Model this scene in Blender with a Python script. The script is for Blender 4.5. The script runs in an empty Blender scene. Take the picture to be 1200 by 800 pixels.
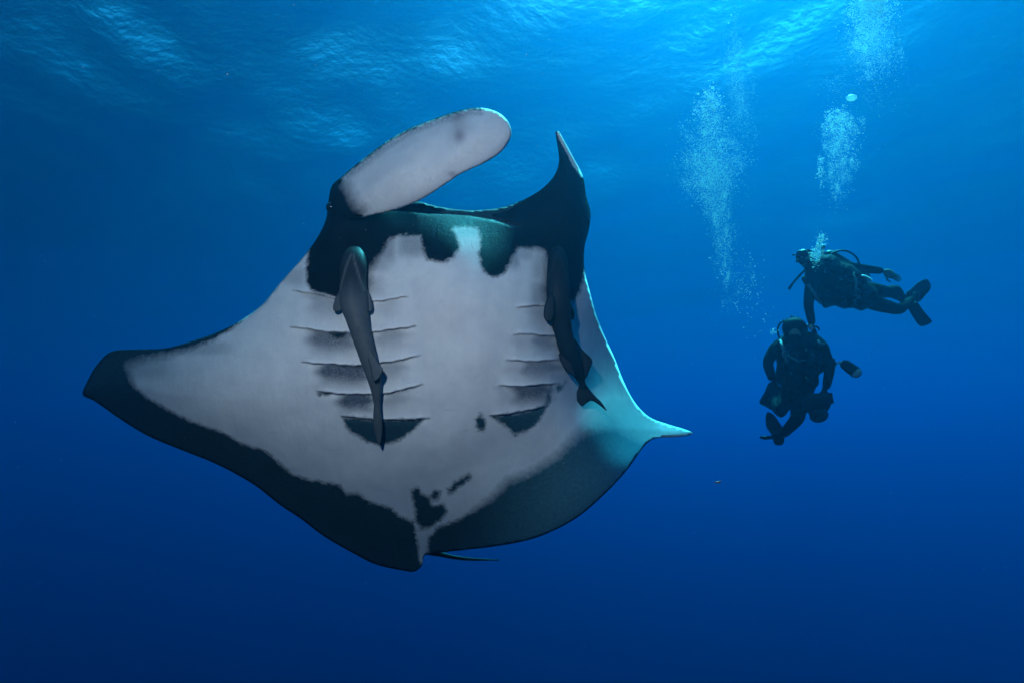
import bpy, bmesh, math, random
import numpy as np
from mathutils import Vector, Matrix, Quaternion
scene = bpy.context.scene
col = scene.collection

# ---------------------------------------------------------------- camera
CAM_PITCH = 9.0                      # degrees above the horizontal
LENS = 22.0
cam_d = bpy.data.cameras.new('camera'); cam_d.lens = LENS; cam_d.sensor_width = 36.0
cam_d.clip_start = 0.05; cam_d.clip_end = 2000.0
cam = bpy.data.objects.new('camera', cam_d); col.objects.link(cam)
cam.location = (0, 0, 0); cam.rotation_euler = (math.radians(90 + CAM_PITCH), 0, 0)
scene.camera = cam

# ---------------------------------------------------------------- sky, sun, exposure
SURFACE_Z = 10.4
SUN_EL, SUN_AZ = 55.0, 25.0          # azimuth clockwise from +Y (the way the camera looks)
world = bpy.data.worlds.new('World'); scene.world = world; world.use_nodes = True
wn = world.node_tree
sky = wn.nodes.new('ShaderNodeTexSky'); sky.sky_type = 'NISHITA'; sky.sun_disc = False
sky.sun_elevation = math.radians(SUN_EL); sky.sun_rotation = math.radians(SUN_AZ)
bgn = wn.nodes['Background']; bgn.inputs['Strength'].default_value = 0.05
wn.links.new(sky.outputs['Color'], bgn.inputs['Color'])
sd = bpy.data.lights.new('sun', 'SUN'); sd.energy = 5.0; sd.angle = math.radians(12); sd.color = (1, .96, .9)
sun = bpy.data.objects.new('sun', sd); col.objects.link(sun)
el, az = math.radians(SUN_EL), math.radians(SUN_AZ)
SUN_DIR = Vector((math.sin(az) * math.cos(el), math.cos(az) * math.cos(el), math.sin(el)))
sun.rotation_euler = (-SUN_DIR).to_track_quat('-Z', 'Y').to_euler()
sun.location = SUN_DIR * 60

scene.view_settings.view_transform = 'Standard'; scene.view_settings.look = 'None'
scene.view_settings.exposure = 2.08; scene.view_settings.gamma = 1.0
scene.view_settings.use_curve_mapping = False
scene.render.engine = 'CYCLES'
cy = scene.cycles
cy.use_denoising = True; cy.denoiser = 'OPENIMAGEDENOISE'
cy.max_bounces = 12; cy.volume_bounces = 1; cy.transparent_max_bounces = 160
cy.diffuse_bounces = 6; cy.glossy_bounces = 3; cy.transmission_bounces = 6
cy.sample_clamp_indirect = 4.0
cy.use_adaptive_sampling = True; cy.adaptive_threshold = 0.02
cy.caustics_reflective = False; cy.caustics_refractive = False


# the photographer's flash: the one lamp whose light shows on the belly
fl = bpy.data.lights.new('camera_strobe', 'SPOT'); fl.energy = 112; fl.spot_size = math.radians(86); fl.spot_blend = 1.0
fl.shadow_soft_size = .06; fl.color = (1, .49, .53)
flo = bpy.data.objects.new('camera_strobe', fl); col.objects.link(flo)
flo.location = (-.55, -.10, .95)
flo.rotation_euler = (Vector((-.30, 3.45, .92)) - flo.location).to_track_quat('-Z', 'Y').to_euler()

# ---------------------------------------------------------------- helpers
F = LENS / 36.0 * 1200.0
_p = math.radians(CAM_PITCH)
RIGHT, UP, FWD = Vector((1, 0, 0)), Vector((0, -math.sin(_p), math.cos(_p))), Vector((0, math.cos(_p), math.sin(_p)))
def P(x, y, d):                      # a point seen in direction (x, y), d metres in front of the lens
    return RIGHT * ((x - 600) / F * d) + UP * ((400 - y) / F * d) + FWD * d
def PA(xy, d):
    x = (xy[:, 0] - 600) / F * d; y = (400 - xy[:, 1]) / F * d
    return np.stack([x, FWD.y * d + UP.y * y, FWD.z * d + UP.z * y], -1)
def mat(name):
    m = bpy.data.materials.new(name); m.use_nodes = True
    nt = m.node_tree
    return m, nt, nt.nodes['Principled BSDF'], nt.nodes['Material Output']

def link(name, me, parent=None, m=None, smooth=True):
    o = bpy.data.objects.new(name, me); col.objects.link(o)
    if m: me.materials.append(m)
    if parent:
        o.parent = parent
        o.matrix_parent_inverse = Matrix.Translation(parent.location).inverted()
    if smooth and len(me.polygons): me.polygons.foreach_set('use_smooth', [True] * len(me.polygons)); me.update()
    return o
def empty(name, loc, label, cat, group=None):
    o = bpy.data.objects.new(name, None); col.objects.link(o); o.location = loc
    o['label'] = label; o['category'] = cat
    if group: o['group'] = group
    return o
def tag(o, label, cat, group=None, kind=None):
    o['label'] = label; o['category'] = cat
    if group: o['group'] = group
    if kind: o['kind'] = kind
    return o
def spline(pts, step, closed=True):
    """smooth (centripetal-ish Catmull-Rom) resampling of a polyline"""
    p = np.array(pts, float); n = len(p); out = []
    for i in range(n if closed else n - 1):
        if closed: a, b, c, d = p[i - 1], p[i], p[(i + 1) % n], p[(i + 2) % n]
        else: a, b, c, d = p[max(i - 1, 0)], p[i], p[i + 1], p[min(i + 2, n - 1)]
        L = np.linalg.norm(c - b); k = max(1, int(round(L / step)))
        m1 = (c - a) / max(np.linalg.norm(c - b) + np.linalg.norm(b - a), 1e-6) * L
        m2 = (d - b) / max(np.linalg.norm(d - c) + np.linalg.norm(c - b), 1e-6) * L
        for j in range(k):
            t = j / k; t2, t3 = t * t, t * t * t
            out.append((2*t3 - 3*t2 + 1) * b + (t3 - 2*t2 + t) * m1 + (3*t2 - 2*t3) * c + (t3 - t2) * m2)
    if not closed: out.append(p[-1])
    return np.array(out)
def seg_dist(q, poly, closed=True):
    """distance of every point q to a polyline, and (closed) whether it lies inside"""
    a = poly; b = np.roll(poly, -1, 0)
    if not closed: a, b = a[:-1], b[:-1]
    best = np.full(len(q), 1e9); inside = np.zeros(len(q), bool)
    for (ax, ay), (bx, by) in zip(a, b):
        dx, dy = bx - ax, by - ay; L2 = dx*dx + dy*dy + 1e-12
        t = np.clip(((q[:, 0] - ax) * dx + (q[:, 1] - ay) * dy) / L2, 0, 1)
        best = np.minimum(best, (q[:, 0] - ax - t*dx)**2 + (q[:, 1] - ay - t*dy)**2)
        if closed and ay != by:
            hit = ((ay > q[:, 1]) != (by > q[:, 1])) & (q[:, 0] < (bx - ax) * (q[:, 1] - ay) / (by - ay) + ax)
            inside ^= hit
    return np.sqrt(best), inside
def sdist(q, poly):
    d, i = seg_dist(q, np.array(poly, float)); return np.where(i, d, -d)
def from_zoom(pts, ox, oy, s): return [(x / s + ox, y / s + oy) for x, y in pts]
class TPS:
    """thin-plate field through (x, y, value) samples"""
    def __init__(self, c, lam=0.02):
        c = np.array(c, float); self.c = c[:, :2] / 100; n = len(c)
        A = np.zeros((n + 3, n + 3)); A[:n, :n] = self.k(self.c) + lam * np.eye(n)
        A[:n, n] = 1; A[:n, n+1:] = self.c; A[n, :n] = 1; A[n+1:, :n] = self.c.T
        self.w = np.linalg.solve(A, np.concatenate([c[:, 2], [0, 0, 0]])); self.n = n
    def k(self, q):
        r2 = ((q[:, None] - self.c[None])**2).sum(-1) + 1e-9
        return .5 * r2 * np.log(r2)
    def __call__(self, q):
        q = np.asarray(q, float) / 100
        return self.k(q) @ self.w[:self.n] + self.w[self.n] + q @ self.w[self.n+1:]
from mathutils.geometry import delaunay_2d_cdt
def shell(outline, depth, front, back, step, extra=None, attrs=None, edge_step=None):
    """A closed, thick body: an outline filled with a fine triangle net, its belly side at depth - front, its back at depth + back.
    depth/front/back take (points, distance to the rim); attrs gives named per-point values for the belly side."""
    rim = spline(outline, edge_step or step)
    lo, hi = rim.min(0), rim.max(0)
    g = []
    for r, y in enumerate(np.arange(lo[1], hi[1], step * .87)):
        xs = np.arange(lo[0] + (r % 2) * step / 2, hi[0], step); g.append(np.stack([xs, np.full(len(xs), y)], -1))
    g = np.concatenate(g)
    if extra is not None: g = np.concatenate([extra, g])
    d, ins = seg_dist(g, rim); g = g[ins & (d > step * .45)]
    allp = np.concatenate([rim, g]); n = len(rim)
    vs, es, fs, *_ = delaunay_2d_cdt([Vector(p) for p in allp], [(i, (i + 1) % n) for i in range(n)], [], 1, 1e-4)
    q = np.array([(v.x, v.y) for v in vs]); d, _ = seg_dist(q, rim); onrim = d < 1e-3; d[onrim] = 0
    z = depth(q)
    fr = PA(q, z - front(q, d)); bk = PA(q, z + back(q, d))
    idx = np.where(onrim, np.arange(len(q)), -1); nb = np.where(~onrim)[0]; idx[nb] = len(q) + np.arange(len(nb))
    co = np.concatenate([fr, bk[nb]])
    tris = []
    for f in fs:
        a, b, c = f[:3]
        tris.append((a, c, b))
        if not (onrim[a] and onrim[b] and onrim[c]): tris.append((idx[a], idx[b], idx[c]))
    A = {}
    if attrs:
        for k, (fn, backval) in attrs.items():
            v = fn(q, d); A[k] = np.concatenate([v, np.full(len(nb), backval)])
    return co, tris, A
def join(parts):
    co, tris, A, off = [], [], {}, 0
    keys = set(k for p in parts for k in p[2])
    for c, t, a in parts:
        co.append(np.asarray(c, float).reshape(-1, 3)); tris += [tuple(int(i) + off for i in f) for f in t]
        for k in keys: A.setdefault(k, []).append(a.get(k, np.zeros(len(c))))
        off += len(c)
    return np.concatenate(co), tris, {k: np.concatenate(v) for k, v in A.items()}
def mesh(name, data, origin=(0, 0, 0), recalc=True):
    co, tris, A = data
    me = bpy.data.meshes.new(name); me.from_pydata((np.asarray(co) - np.array(origin)).tolist(), [], [tuple(int(i) for i in f) for f in tris])
    for k, v in A.items():
        at = me.attributes.new(k, 'FLOAT', 'POINT'); at.data.foreach_set('value', np.asarray(v, np.float32))
    if not recalc: return me
    bm = bmesh.new(); bm.from_mesh(me); bmesh.ops.recalc_face_normals(bm, faces=bm.faces); bm.to_mesh(me); bm.free()
    return me
def tube(pts, rad, seg=8, flat=1.0, cap=True):
    """tapered tube through 3-D points"""
    pts = [Vector(p) for p in pts]; co, f = [], []; n = len(pts)
    for i, p in enumerate(pts):
        t = (pts[min(i + 1, n - 1)] - pts[max(i - 1, 0)]).normalized()
        u = t.cross(FWD); u = u.normalized() if u.length > .05 else t.cross(UP).normalized()
        w = u.cross(t).normalized()
        r = rad[i] if hasattr(rad, '__len__') else rad
        for k in range(seg):
            a = 2 * math.pi * k / seg; co.append(p + u * math.cos(a) * r + w * math.sin(a) * r * flat)
    for i in range(n - 1):
        for k in range(seg):
            a, b = i * seg + k, i * seg + (k + 1) % seg
            f.append((a, b, b + seg, a + seg))
    if cap: f.append(tuple(range(seg))[::-1]); f.append(tuple((n - 1) * seg + k for k in range(seg)))
    return np.array([tuple(c) for c in co]), f, {}
def ball(c, r, scale=(1, 1, 1), seg=12, rings=8, axis=None):
    co, f = [], []
    R = (axis.to_track_quat('Z', 'Y').to_matrix() if axis is not None else Matrix.Identity(3))
    for i in range(rings + 1):
        th = math.pi * i / rings
        for k in range(seg):
            a = 2 * math.pi * k / seg
            v = Vector((math.sin(th) * math.cos(a) * scale[0], math.sin(th) * math.sin(a) * scale[1], math.cos(th) * scale[2])) * r
            co.append(tuple(Vector(c) + R @ v))
    for i in range(rings):
        for k in range(seg): f.append((i*seg + k, i*seg + (k+1) % seg, (i+1)*seg + (k+1) % seg, (i+1)*seg + k))
    return np.array(co), f, {}
def simple(name, color, rough=.5, metal=0, spec=.3, noise=0.0, nscale=20):
    m, nt, b, out = mat(name)
    b.inputs['Base Color'].default_value = (*color, 1); b.inputs['Roughness'].default_value = rough
    b.inputs['Metallic'].default_value = metal; b.inputs['Specular IOR Level'].default_value = spec
    if noise:
        tc = nt.nodes.new('ShaderNodeTexCoord'); nz = nt.nodes.new('ShaderNodeTexNoise'); nz.inputs['Scale'].default_value = nscale; nz.inputs['Detail'].default_value = 4
        mp = nt.nodes.new('ShaderNodeMapRange'); mp.inputs[1].default_value = .3; mp.inputs[2].default_value = .7; mp.inputs[3].default_value = 1 - noise; mp.inputs[4].default_value = 1 + noise
        hs = nt.nodes.new('ShaderNodeHueSaturation'); hs.inputs['Color'].default_value = (*color, 1)
        nt.links.new(tc.outputs['Object'], nz.inputs['Vector']); nt.links.new(nz.outputs['Fac'], mp.inputs[0])
        nt.links.new(mp.outputs[0], hs.inputs['Value']); nt.links.new(hs.outputs[0], b.inputs['Base Color'])
    return m
# ---------------------------------------------------------------- water body (haze box) and surface
def box_mesh(name, lo, hi):
    me = bpy.data.meshes.new(name); bm = bmesh.new()
    bmesh.ops.create_cube(bm, size=1.0)
    for v in bm.verts:
        v.co = Vector([lo[i] + (v.co[i] + .5) * (hi[i] - lo[i]) for i in range(3)])
    bm.to_mesh(me); bm.free(); return me
SIGMA_S = (0.00007, 0.0046, 0.0098)      # scattering per metre, red green blue
SIGMA_A = (0.17, 0.0275, 0.0100)       # absorption per metre
WATER_G = 0.8
WATER_DENSITY = 0.2
WATER_SCATTER = [s / WATER_DENSITY for s in SIGMA_S]
WATER_ABSORB = [(1 - a / (WATER_DENSITY * (1 - c))) ** 2 for a, c in zip(SIGMA_A, WATER_SCATTER)]
hz = bpy.data.objects.new('haze', box_mesh('haze', (-620, -180, -220), (620, 700, SURFACE_Z + 1.8))); col.objects.link(hz)
hz['kind'] = 'stuff'; hz['label'] = 'clear deep blue sea water filling the whole scene'; hz['category'] = 'sea water'
hm, nt, bsdf, out = mat('sea_water')
nt.nodes.remove(bsdf)
pv = nt.nodes.new('ShaderNodeVolumePrincipled')
pv.inputs['Density'].default_value = WATER_DENSITY
pv.inputs['Color'].default_value = (*WATER_SCATTER, 1)
pv.inputs['Absorption Color'].default_value = (*WATER_ABSORB, 1)
pv.inputs['Anisotropy'].default_value = WATER_G
nt.links.new(pv.outputs[0], out.inputs['Volume'])
hz.data.materials.append(hm)

WS = 1.48                             # size of the swell
def wave_height(x, y):
    r = 0
    rng = np.random.RandomState(5)
    far = np.clip(1.2 - np.hypot(x, y) / 52, .12, 1)
    for k in range(40):
        lam = 1.1 * (22 / 1.1) ** (k / 39.)
        a = math.radians(50) + rng.normal(0, .9)
        amp = 0.0106 * lam ** 0.60
        r = r + amp * np.sin((x * math.cos(a) + y * math.sin(a)) * 2 * math.pi / lam + rng.uniform(0, 6.28)) * (far if lam > 5 else far**3)
    return r
def sheet(name, xs, ys):
    X, Y = np.meshgrid(xs, ys); Z = SURFACE_Z + WS * wave_height(X / WS, Y / WS)
    n, m = len(xs), len(ys)
    co = np.stack([X, Y, Z], -1).reshape(-1, 3)
    i = np.arange((m - 1) * (n - 1)); r, c = i // (n - 1), i % (n - 1)
    f = np.stack([r * n + c, r * n + c + 1, (r + 1) * n + c + 1, (r + 1) * n + c], -1)
    me = bpy.data.meshes.new(name); me.from_pydata(co.tolist(), [], f.tolist())
    me.polygons.foreach_set('use_smooth', [True] * len(me.polygons)); me.update()
    return me
_o = 62 + 388 * np.linspace(0, 1, 40)[1:] ** 1.8
AX = np.concatenate([-_o[::-1], np.linspace(-62, 62, 414), _o])
AY = np.concatenate([-(_o[::-1] - 62)[15:] * .55 - 14, np.linspace(-14, 62, 254), _o])
AX *= WS; AY *= WS
ws = bpy.data.objects.new('water_surface', sheet('water_surface', AX, AY))
col.objects.link(ws); ws['kind'] = 'structure'; ws['label'] = 'rippled underside of the sea surface'
wm, nt, bsdf, out = mat('sea_surface'); nt.nodes.remove(bsdf)
tc = nt.nodes.new('ShaderNodeTexCoord')
nz = nt.nodes.new('ShaderNodeTexNoise'); nz.inputs['Scale'].default_value = 2.5; nz.inputs['Detail'].default_value = 6
bp = nt.nodes.new('ShaderNodeBump'); bp.inputs['Strength'].default_value = 1.0; bp.inputs['Distance'].default_value = 0.058
acc = None                                   # ripples finer than the mesh spread the edge of the bright window
for ior, wt in ((1.08, .05), (1.16, .09), (1.25, .16), (1.333, .42)):
    fr = nt.nodes.new('ShaderNodeFresnel'); fr.inputs['IOR'].default_value = ior; nt.links.new(bp.outputs[0], fr.inputs['Normal'])
    ma = nt.nodes.new('ShaderNodeMath'); ma.operation = 'MULTIPLY_ADD'; ma.inputs[1].default_value = wt; ma.inputs[2].default_value = .28
    nt.links.new(fr.outputs[0], ma.inputs[0])
    if acc: nt.links.new(acc.outputs[0], ma.inputs[2])
    acc = ma
tr = nt.nodes.new('ShaderNodeBsdfTransparent'); gl = nt.nodes.new('ShaderNodeBsdfGlossy'); gl.inputs['Roughness'].default_value = .08
mx = nt.nodes.new('ShaderNodeMixShader')
nt.links.new(tc.outputs['Object'], nz.inputs['Vector']); nt.links.new(nz.outputs['Fac'], bp.inputs['Height'])
nt.links.new(bp.outputs[0], gl.inputs['Normal'])
nt.links.new(acc.outputs[0], mx.inputs[0]); nt.links.new(tr.outputs[0], mx.inputs[1]); nt.links.new(gl.outputs[0], mx.inputs[2])
nt.links.new(mx.outputs[0], out.inputs['Surface'])
ws.data.materials.append(wm)
# ---------------------------------------------------------------- manta ray
MANTA_RIM = [(97,462),(103,445),(113,428),(130,412),(163,409),(193,408),(223,400),(253,390),(283,375),(307,357),(328,332),
    (345,313),(362,293),(374,275),(382,257),(385,235),(389,220),(400,216),(420,228),(445,240),(470,241),(487,236),(513,242),(540,246),(567,246),
    (593,242),(618,232),(637,220),(650,205),(655,190),(653.5,173),(651,155),(654,153.5),(660,163),(672,185),(683,207),(687,230),(692,250),(690,270),
    (685,290),(685,316),(692,345),(699,370),(708,393),(720,419),(731,447),(744,471),(761,488),(784,497),(801,502),(812,507),(803,510.5),(786,512),
    (767,513.5),(756,521),(735,550),(710,577),(679,604),(647,622),(616,633),(577,640),(542,644),(510,648),(497,651),(495,661),(486,669),(472,668),
    (441,661),(420,651),(380,628),(352,607),(328,591),(297,567),(253,543),(213,527),(173,510),(140,490),(110,469)]
_depth = TPS([(97,462,3.80),(140,412,3.74),(130,485,3.78),(200,465,3.60),(280,450,3.46),(280,378,3.54),(260,543,3.66),(340,600,3.84),(385,260,3.62),(390,215,3.66),
    (400,400,3.44),(400,560,3.68),(420,650,4.02),(490,655,4.06),(520,400,3.46),(520,520,3.58),(530,300,3.50),(530,272,3.61),(530,245,3.75),(470,245,3.68),(600,250,3.82),(600,638,3.84),
    (640,400,3.64),(668,420,3.80),(692,345,3.98),(708,393,4.38),(720,419,4.62),(690,260,3.92),(652,157,3.86),(640,540,3.78),(700,500,4.02),(700,580,3.80),(650,610,3.78),(744,471,4.82),(735,540,4.10),(765,500,4.88),(812,507,5.15)], .01)
GILLS = [  # rear edge of each gill cover, inner overhang in metres
    ([(343,339),(365,343),(392,349),(416,353),(440,352),(478,347)], .020), ([(340,382),(370,386),(405,389),(440,388),(487,381)], .022),
    ([(353,423),(390,426),(422,427),(455,423),(492,416)], .022), ([(371,458),(400,460),(432,461),(462,458),(495,449)], .022),
    ([(400,487),(425,489),(452,491),(480,490),(503,489)], .022),
    ([(606,359),(620,358),(637,358),(652,358)], .017), ([(602,391),(620,391),(648,392),(664,390)], .018), ([(594,421),(620,422),(657,421)], .020),
    ([(585,451),(620,451),(655,448)], .021), ([(574,486),(600,483),(620,480),(641,474)], .022)]
GILLS = [(spline(g, 3, False), h) for g, h in GILLS]
for _k, (g, h) in enumerate(GILLS): g[:, 1] += .5 * np.sin(g[:, 0] * .13 + _k * 2.1) + .3 * np.sin(g[:, 0] * .41 + _k)
MOUTH = spline([(455,243),(470,245),(500,249),(540,250),(573,255),(600,263),(612,264)], 3, False)
def smooth01(x): x = np.clip(x, 0, 1); return x * x * (3 - 2 * x)
def gill_relief(q):
    r = np.zeros(len(q))
    for g, h in GILLS:
        x0, x1 = g[0, 0], g[-1, 0]
        yg = np.interp(q[:, 0], g[:, 0], g[:, 1]); t = q[:, 1] - yg
        ends = smooth01((q[:, 0] - x0 + 4) / 16) * smooth01((x1 + 4 - q[:, 0]) / 16)
        prof = np.where(t <= 0, (.5 * np.exp(t / 5.0) + .5 * np.exp(t / 16.0)), np.clip(1 - t / 1.6, 0, 1)) - .55 * np.where(t > 0, np.exp(-(t / 5)**2), 0) * np.clip(t / 1.6, 0, 1)
        r += h * ends * prof * (np.abs(t) < 45)
    return r
def mouth_relief(q):
    ym = np.interp(q[:, 0], MOUTH[:, 0], MOUTH[:, 1]); w = smooth01((q[:, 0] - 445) / 25) * smooth01((618 - q[:, 0]) / 25)
    t = q[:, 1] - ym
    return w * (-.030 * smooth01(-t / 3 + .5) - .045 * np.exp(-(t / 1.8)**2))
def body_front(q, d):
    b = .10 * (1 - np.exp(-d / 34.))
    head = .05 * np.exp(-(((q[:, 0] - 668) / 26)**2 + ((q[:, 1] - 250) / 60)**2)) + .05 * np.exp(-(((q[:, 0] - 392) / 24)**2 + ((q[:, 1] - 260) / 36)**2))
    keel = .035 * np.exp(-((q[:, 0] - 545 + (q[:, 1] - 400) * .12) / 45)**2) * smooth01((q[:, 1] - 300) / 60) * smooth01((600 - q[:, 1]) / 90)
    lip = smooth01((q[:, 0] - 440) / 30) * smooth01((630 - q[:, 0]) / 40) * (q[:, 1] < 275)
    b = b - .03 * lip * np.exp(-d / 9.)
    fade = smooth01(d / 7)
    rip = .006 * np.sin(q[:, 0] * .06 + q[:, 1] * .03) * np.sin(q[:, 1] * .045 - q[:, 0] * .02)
    return b + fade * (head + keel + rip + gill_relief(q) + mouth_relief(q))
def body_back(q, d):
    core = np.exp(-(((q[:, 0] - 540) / 190)**2 + ((q[:, 1] - 390) / 190)**2))
    return .02 * np.minimum(d / 5, 1) + .42 * core * (1 - np.exp(-(d / 60.)**2)) + .08 * (1 - np.exp(-(d / 30.)**2))
Z4 = lambda p: from_zoom(p, 420, 420, 2.857)
DARKS = [
    # head and shoulders with the two chin blotches
    [(350,255),(361,300),(358,318),(360,332),(364,341),(378,345),(393,348),(420,353),(431,340),(434,318),(447,298),(456,281),(468,276),(493,277),(496,292),(500,304),(510,307),(521,308),
     (533,302),(538,290),(535,276),(530,268),(545,266),(560,268),(563,278),(561,303),(566,319),(578,326),(592,319),(600,302),(607,290),(622,291),(638,294),(642,318),(638,340),(642,356),
     (655,352),(672,355),(680,342),(686,318),(720,290),(720,140),(640,140),(560,200),(470,232),(380,180)],
    # trailing margin and tip of the near wing
    [(283,374),(283,378),(253,397),(223,408),(193,417),(168,421),(150,428),(153,442),(158,454),(177,468),(200,481),(227,494),(260,506),(287,520),(305,525),(320,534),(335,549),(347,557),(363,562),(380,565),
     (398,567),(407,578),(420,577),(434,588),(455,593),(469,605),(485,611),(488,630),(492,655),(510,690),(60,690),(60,380),(130,400),(200,398),(255,380)],
    # trailing margin of the far wing
    [(500,652),(502,630),(511,618),(539,607),(574,584),(595,562),(616,555),(651,534),(675,509),(700,488),(717,479),(735,484),(750,496),(770,515),(740,700),(500,700)],
    Z4([(175,440),(200,430),(215,455),(240,465),(245,490),(285,485),(298,510),(280,540),(240,565),(210,570),(195,545),(190,510),(183,480)]),
    Z4([(240,460),(255,440),(275,445),(270,465),(250,480)]), Z4([(300,440),(325,410),(370,385),(378,400),(350,420),(320,445),(303,455)]), Z4([(392,205),(408,182),(425,205),(418,240),(400,240)]),
    [(401,487.5),(425,489.5),(452,491.5),(480,490.5),(497,490),(488,500),(475,510),(462,518),(446,522),(430,518),(414,508),(403,497)],
    [(575,486.5),(600,483.5),(620,480.5),(638,474),(640,464),(646,452),(644,470),(634,490),(620,503),(604,510),(590,497)],
    [(651,453),(660,449),(663,446),(660,455),(654,459)],
    [(386,389.5),(404,390),(404,394),(394,396)], [(402,427.5),(422,428),(422,430),(404,430.5)], [(372,459.5),(388,460.5),(384,463),(374,462)],
]
WHITES = [[(651,150),(658,158),(666,173),(675,190),(687,209),(681,208),(671,194),(663,178),(655,163)]]
GREYS = [(482,288,18,14,.50),(602,300,8,16,.55),(548,272,16,6,.35),(452,290,12,20,.55),(440,300,16,18,.45),(430,335,20,12,.35),(610,296,18,10,.4),(635,345,14,16,.5),(640,310,16,20,.4),(345,325,14,10,.3),(170,430,30,14,.30),(235,408,40,8,.35)]
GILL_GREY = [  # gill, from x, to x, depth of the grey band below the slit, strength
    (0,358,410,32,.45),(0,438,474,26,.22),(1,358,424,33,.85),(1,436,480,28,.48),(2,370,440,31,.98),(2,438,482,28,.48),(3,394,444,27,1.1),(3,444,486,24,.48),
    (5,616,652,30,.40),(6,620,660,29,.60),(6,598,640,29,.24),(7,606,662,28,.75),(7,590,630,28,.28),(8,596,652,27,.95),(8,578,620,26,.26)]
def a_dark(q, d):
    s = np.max([sdist(q, p) for p in DARKS], 0)
    w = np.max([sdist(q, p) for p in WHITES], 0)
    return np.clip(np.minimum(s, np.where(w > -12, -w * 3, 99)), -30, 30)
def a_soft(q, d):
    far_margin = sdist(q, DARKS[2])
    return 2.6 + 5.6 * smooth01((far_margin + 15) / 6) * smooth01((q[:, 0] - 520) / 80) + 26 * np.exp(-(((q[:, 0] - 738) / 40)**2 + ((q[:, 1] - 492) / 34)**2)) + 6 * np.exp(-(((q[:, 0] - 172) / 60)**2 + ((q[:, 1] - 425) / 22)**2)) \
        + 5 * np.exp(-(((q[:, 0] - 436) / 16)**2 + ((q[:, 1] - 325) / 30)**2)) + 5 * np.exp(-(((q[:, 0] - 636) / 14)**2 + ((q[:, 1] - 335) / 40)**2))
def a_grey(q, d):
    v = np.zeros(len(q))
    for x, y, a, b, s in GREYS: v = np.maximum(v, s * np.exp(-(((q[:, 0] - x) / a)**4 + ((q[:, 1] - y) / b)**4)))
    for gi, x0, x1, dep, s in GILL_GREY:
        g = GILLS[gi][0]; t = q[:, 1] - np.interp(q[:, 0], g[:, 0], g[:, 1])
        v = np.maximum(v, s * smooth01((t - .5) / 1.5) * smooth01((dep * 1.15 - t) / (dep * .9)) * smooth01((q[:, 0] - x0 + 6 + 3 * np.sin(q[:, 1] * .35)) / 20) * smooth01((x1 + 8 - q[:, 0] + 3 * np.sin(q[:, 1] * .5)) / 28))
    return v
def a_slate_lit(q, d):
    """slate wing margins, with teal light painted in towards the rims and tips"""
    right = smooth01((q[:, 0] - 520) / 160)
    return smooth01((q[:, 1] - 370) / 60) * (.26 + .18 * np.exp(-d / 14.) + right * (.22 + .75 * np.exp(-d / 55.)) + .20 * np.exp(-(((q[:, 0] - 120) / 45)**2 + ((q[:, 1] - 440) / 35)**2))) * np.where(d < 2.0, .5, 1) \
        + .07 * np.exp(-(((q[:, 0] - 535) / 75)**2 + ((q[:, 1] - 262) / 10)**2))  # teal light on the dark band below the mouth, painted in
def a_rim(q, d):
    """lit lip of each gill cover, painted pale"""
    v = np.zeros(len(q))
    for g, h in GILLS:
        t = q[:, 1] - np.interp(q[:, 0], g[:, 0], g[:, 1])
        v = np.maximum(v, np.exp(-((t + 1.6) / 1.3)**2) * smooth01((q[:, 0] - g[0, 0]) / 8) * smooth01((g[-1, 0] - q[:, 0]) / 8))
    return v
def a_line(q, d):
    s = np.full(len(q), -20.)
    for g, h in GILLS:
        e, _ = seg_dist(q, g + np.array([0, 1.2]), False); s = np.maximum(s, .9 - e)  # dark gill slits, with the thin shadow under each lip painted in
    e, _ = seg_dist(q, MOUTH, False); s = np.maximum(s, 2.4 - e)
    return s
extra = [g + np.array([0, o]) for g, h in GILLS for o in (-9, -6, -3.5, -1.5, 0, .8, 1.7, 3, 5)] + [MOUTH + np.array([0, o]) for o in (-4, -2, -.8, .8, 2, 4)]
# finer net where the markings and gill covers are
gx, gy = np.meshgrid(np.arange(340, 670, 2.0), np.arange(262, 525, 2.0)); fine = np.stack([gx, gy], -1).reshape(-1, 2) + .3
body = shell(MANTA_RIM, _depth, body_front, body_back, 3.0, np.concatenate(extra + [fine]),
             dict(dark=(a_dark, 25), soft=(a_soft, 3), grey=(a_grey, 0), slate_lit=(a_slate_lit, .3), rim=(a_rim, 0), line=(a_line, -20), pink=(lambda q, d: np.zeros(len(q)), 0)))
# unrolled head fin, held out in front of the mouth
FIN_RIM = from_zoom([(140,385),(148,352),(185,318),(240,272),(340,197),(420,152),(510,117),(600,88),(660,79),(720,91),(760,120),(778,160),(770,197),(740,236),(690,270),
    (600,312),(540,352),(470,397),(400,428),(340,446),(285,458),(240,470),(190,470),(155,440)], 340, 100, 3)
_fd = TPS([(388,232,3.56),(395,255,3.56),(425,252,3.50),(400,208,3.64),(430,225,3.47),(470,243,3.42),(455,165,3.58),(470,200,3.38),(510,182,3.36),(515,138,3.50),(515,218,3.36),(560,128,3.44),(560,160,3.34),(560,197,3.36),(600,155,3.38),(590,180,3.38)], .01)
def f_dark(q, d):
    base = 22 - ((q[:, 0] - 395) * .80 + (248 - q[:, 1]) * .42)          # dark root
    low = sdist(q, [(380,262),(380,240),(405,238),(425,243),(428,256),(405,270)])
    top = np.where((q[:, 0] > 400) & (q[:, 0] < 565) & (q[:, 1] < 240 - (q[:, 0] - 390) * .45), 2.4 - d, -9)
    return np.clip(np.maximum(np.maximum(base, low), top), -30, 30)
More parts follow.
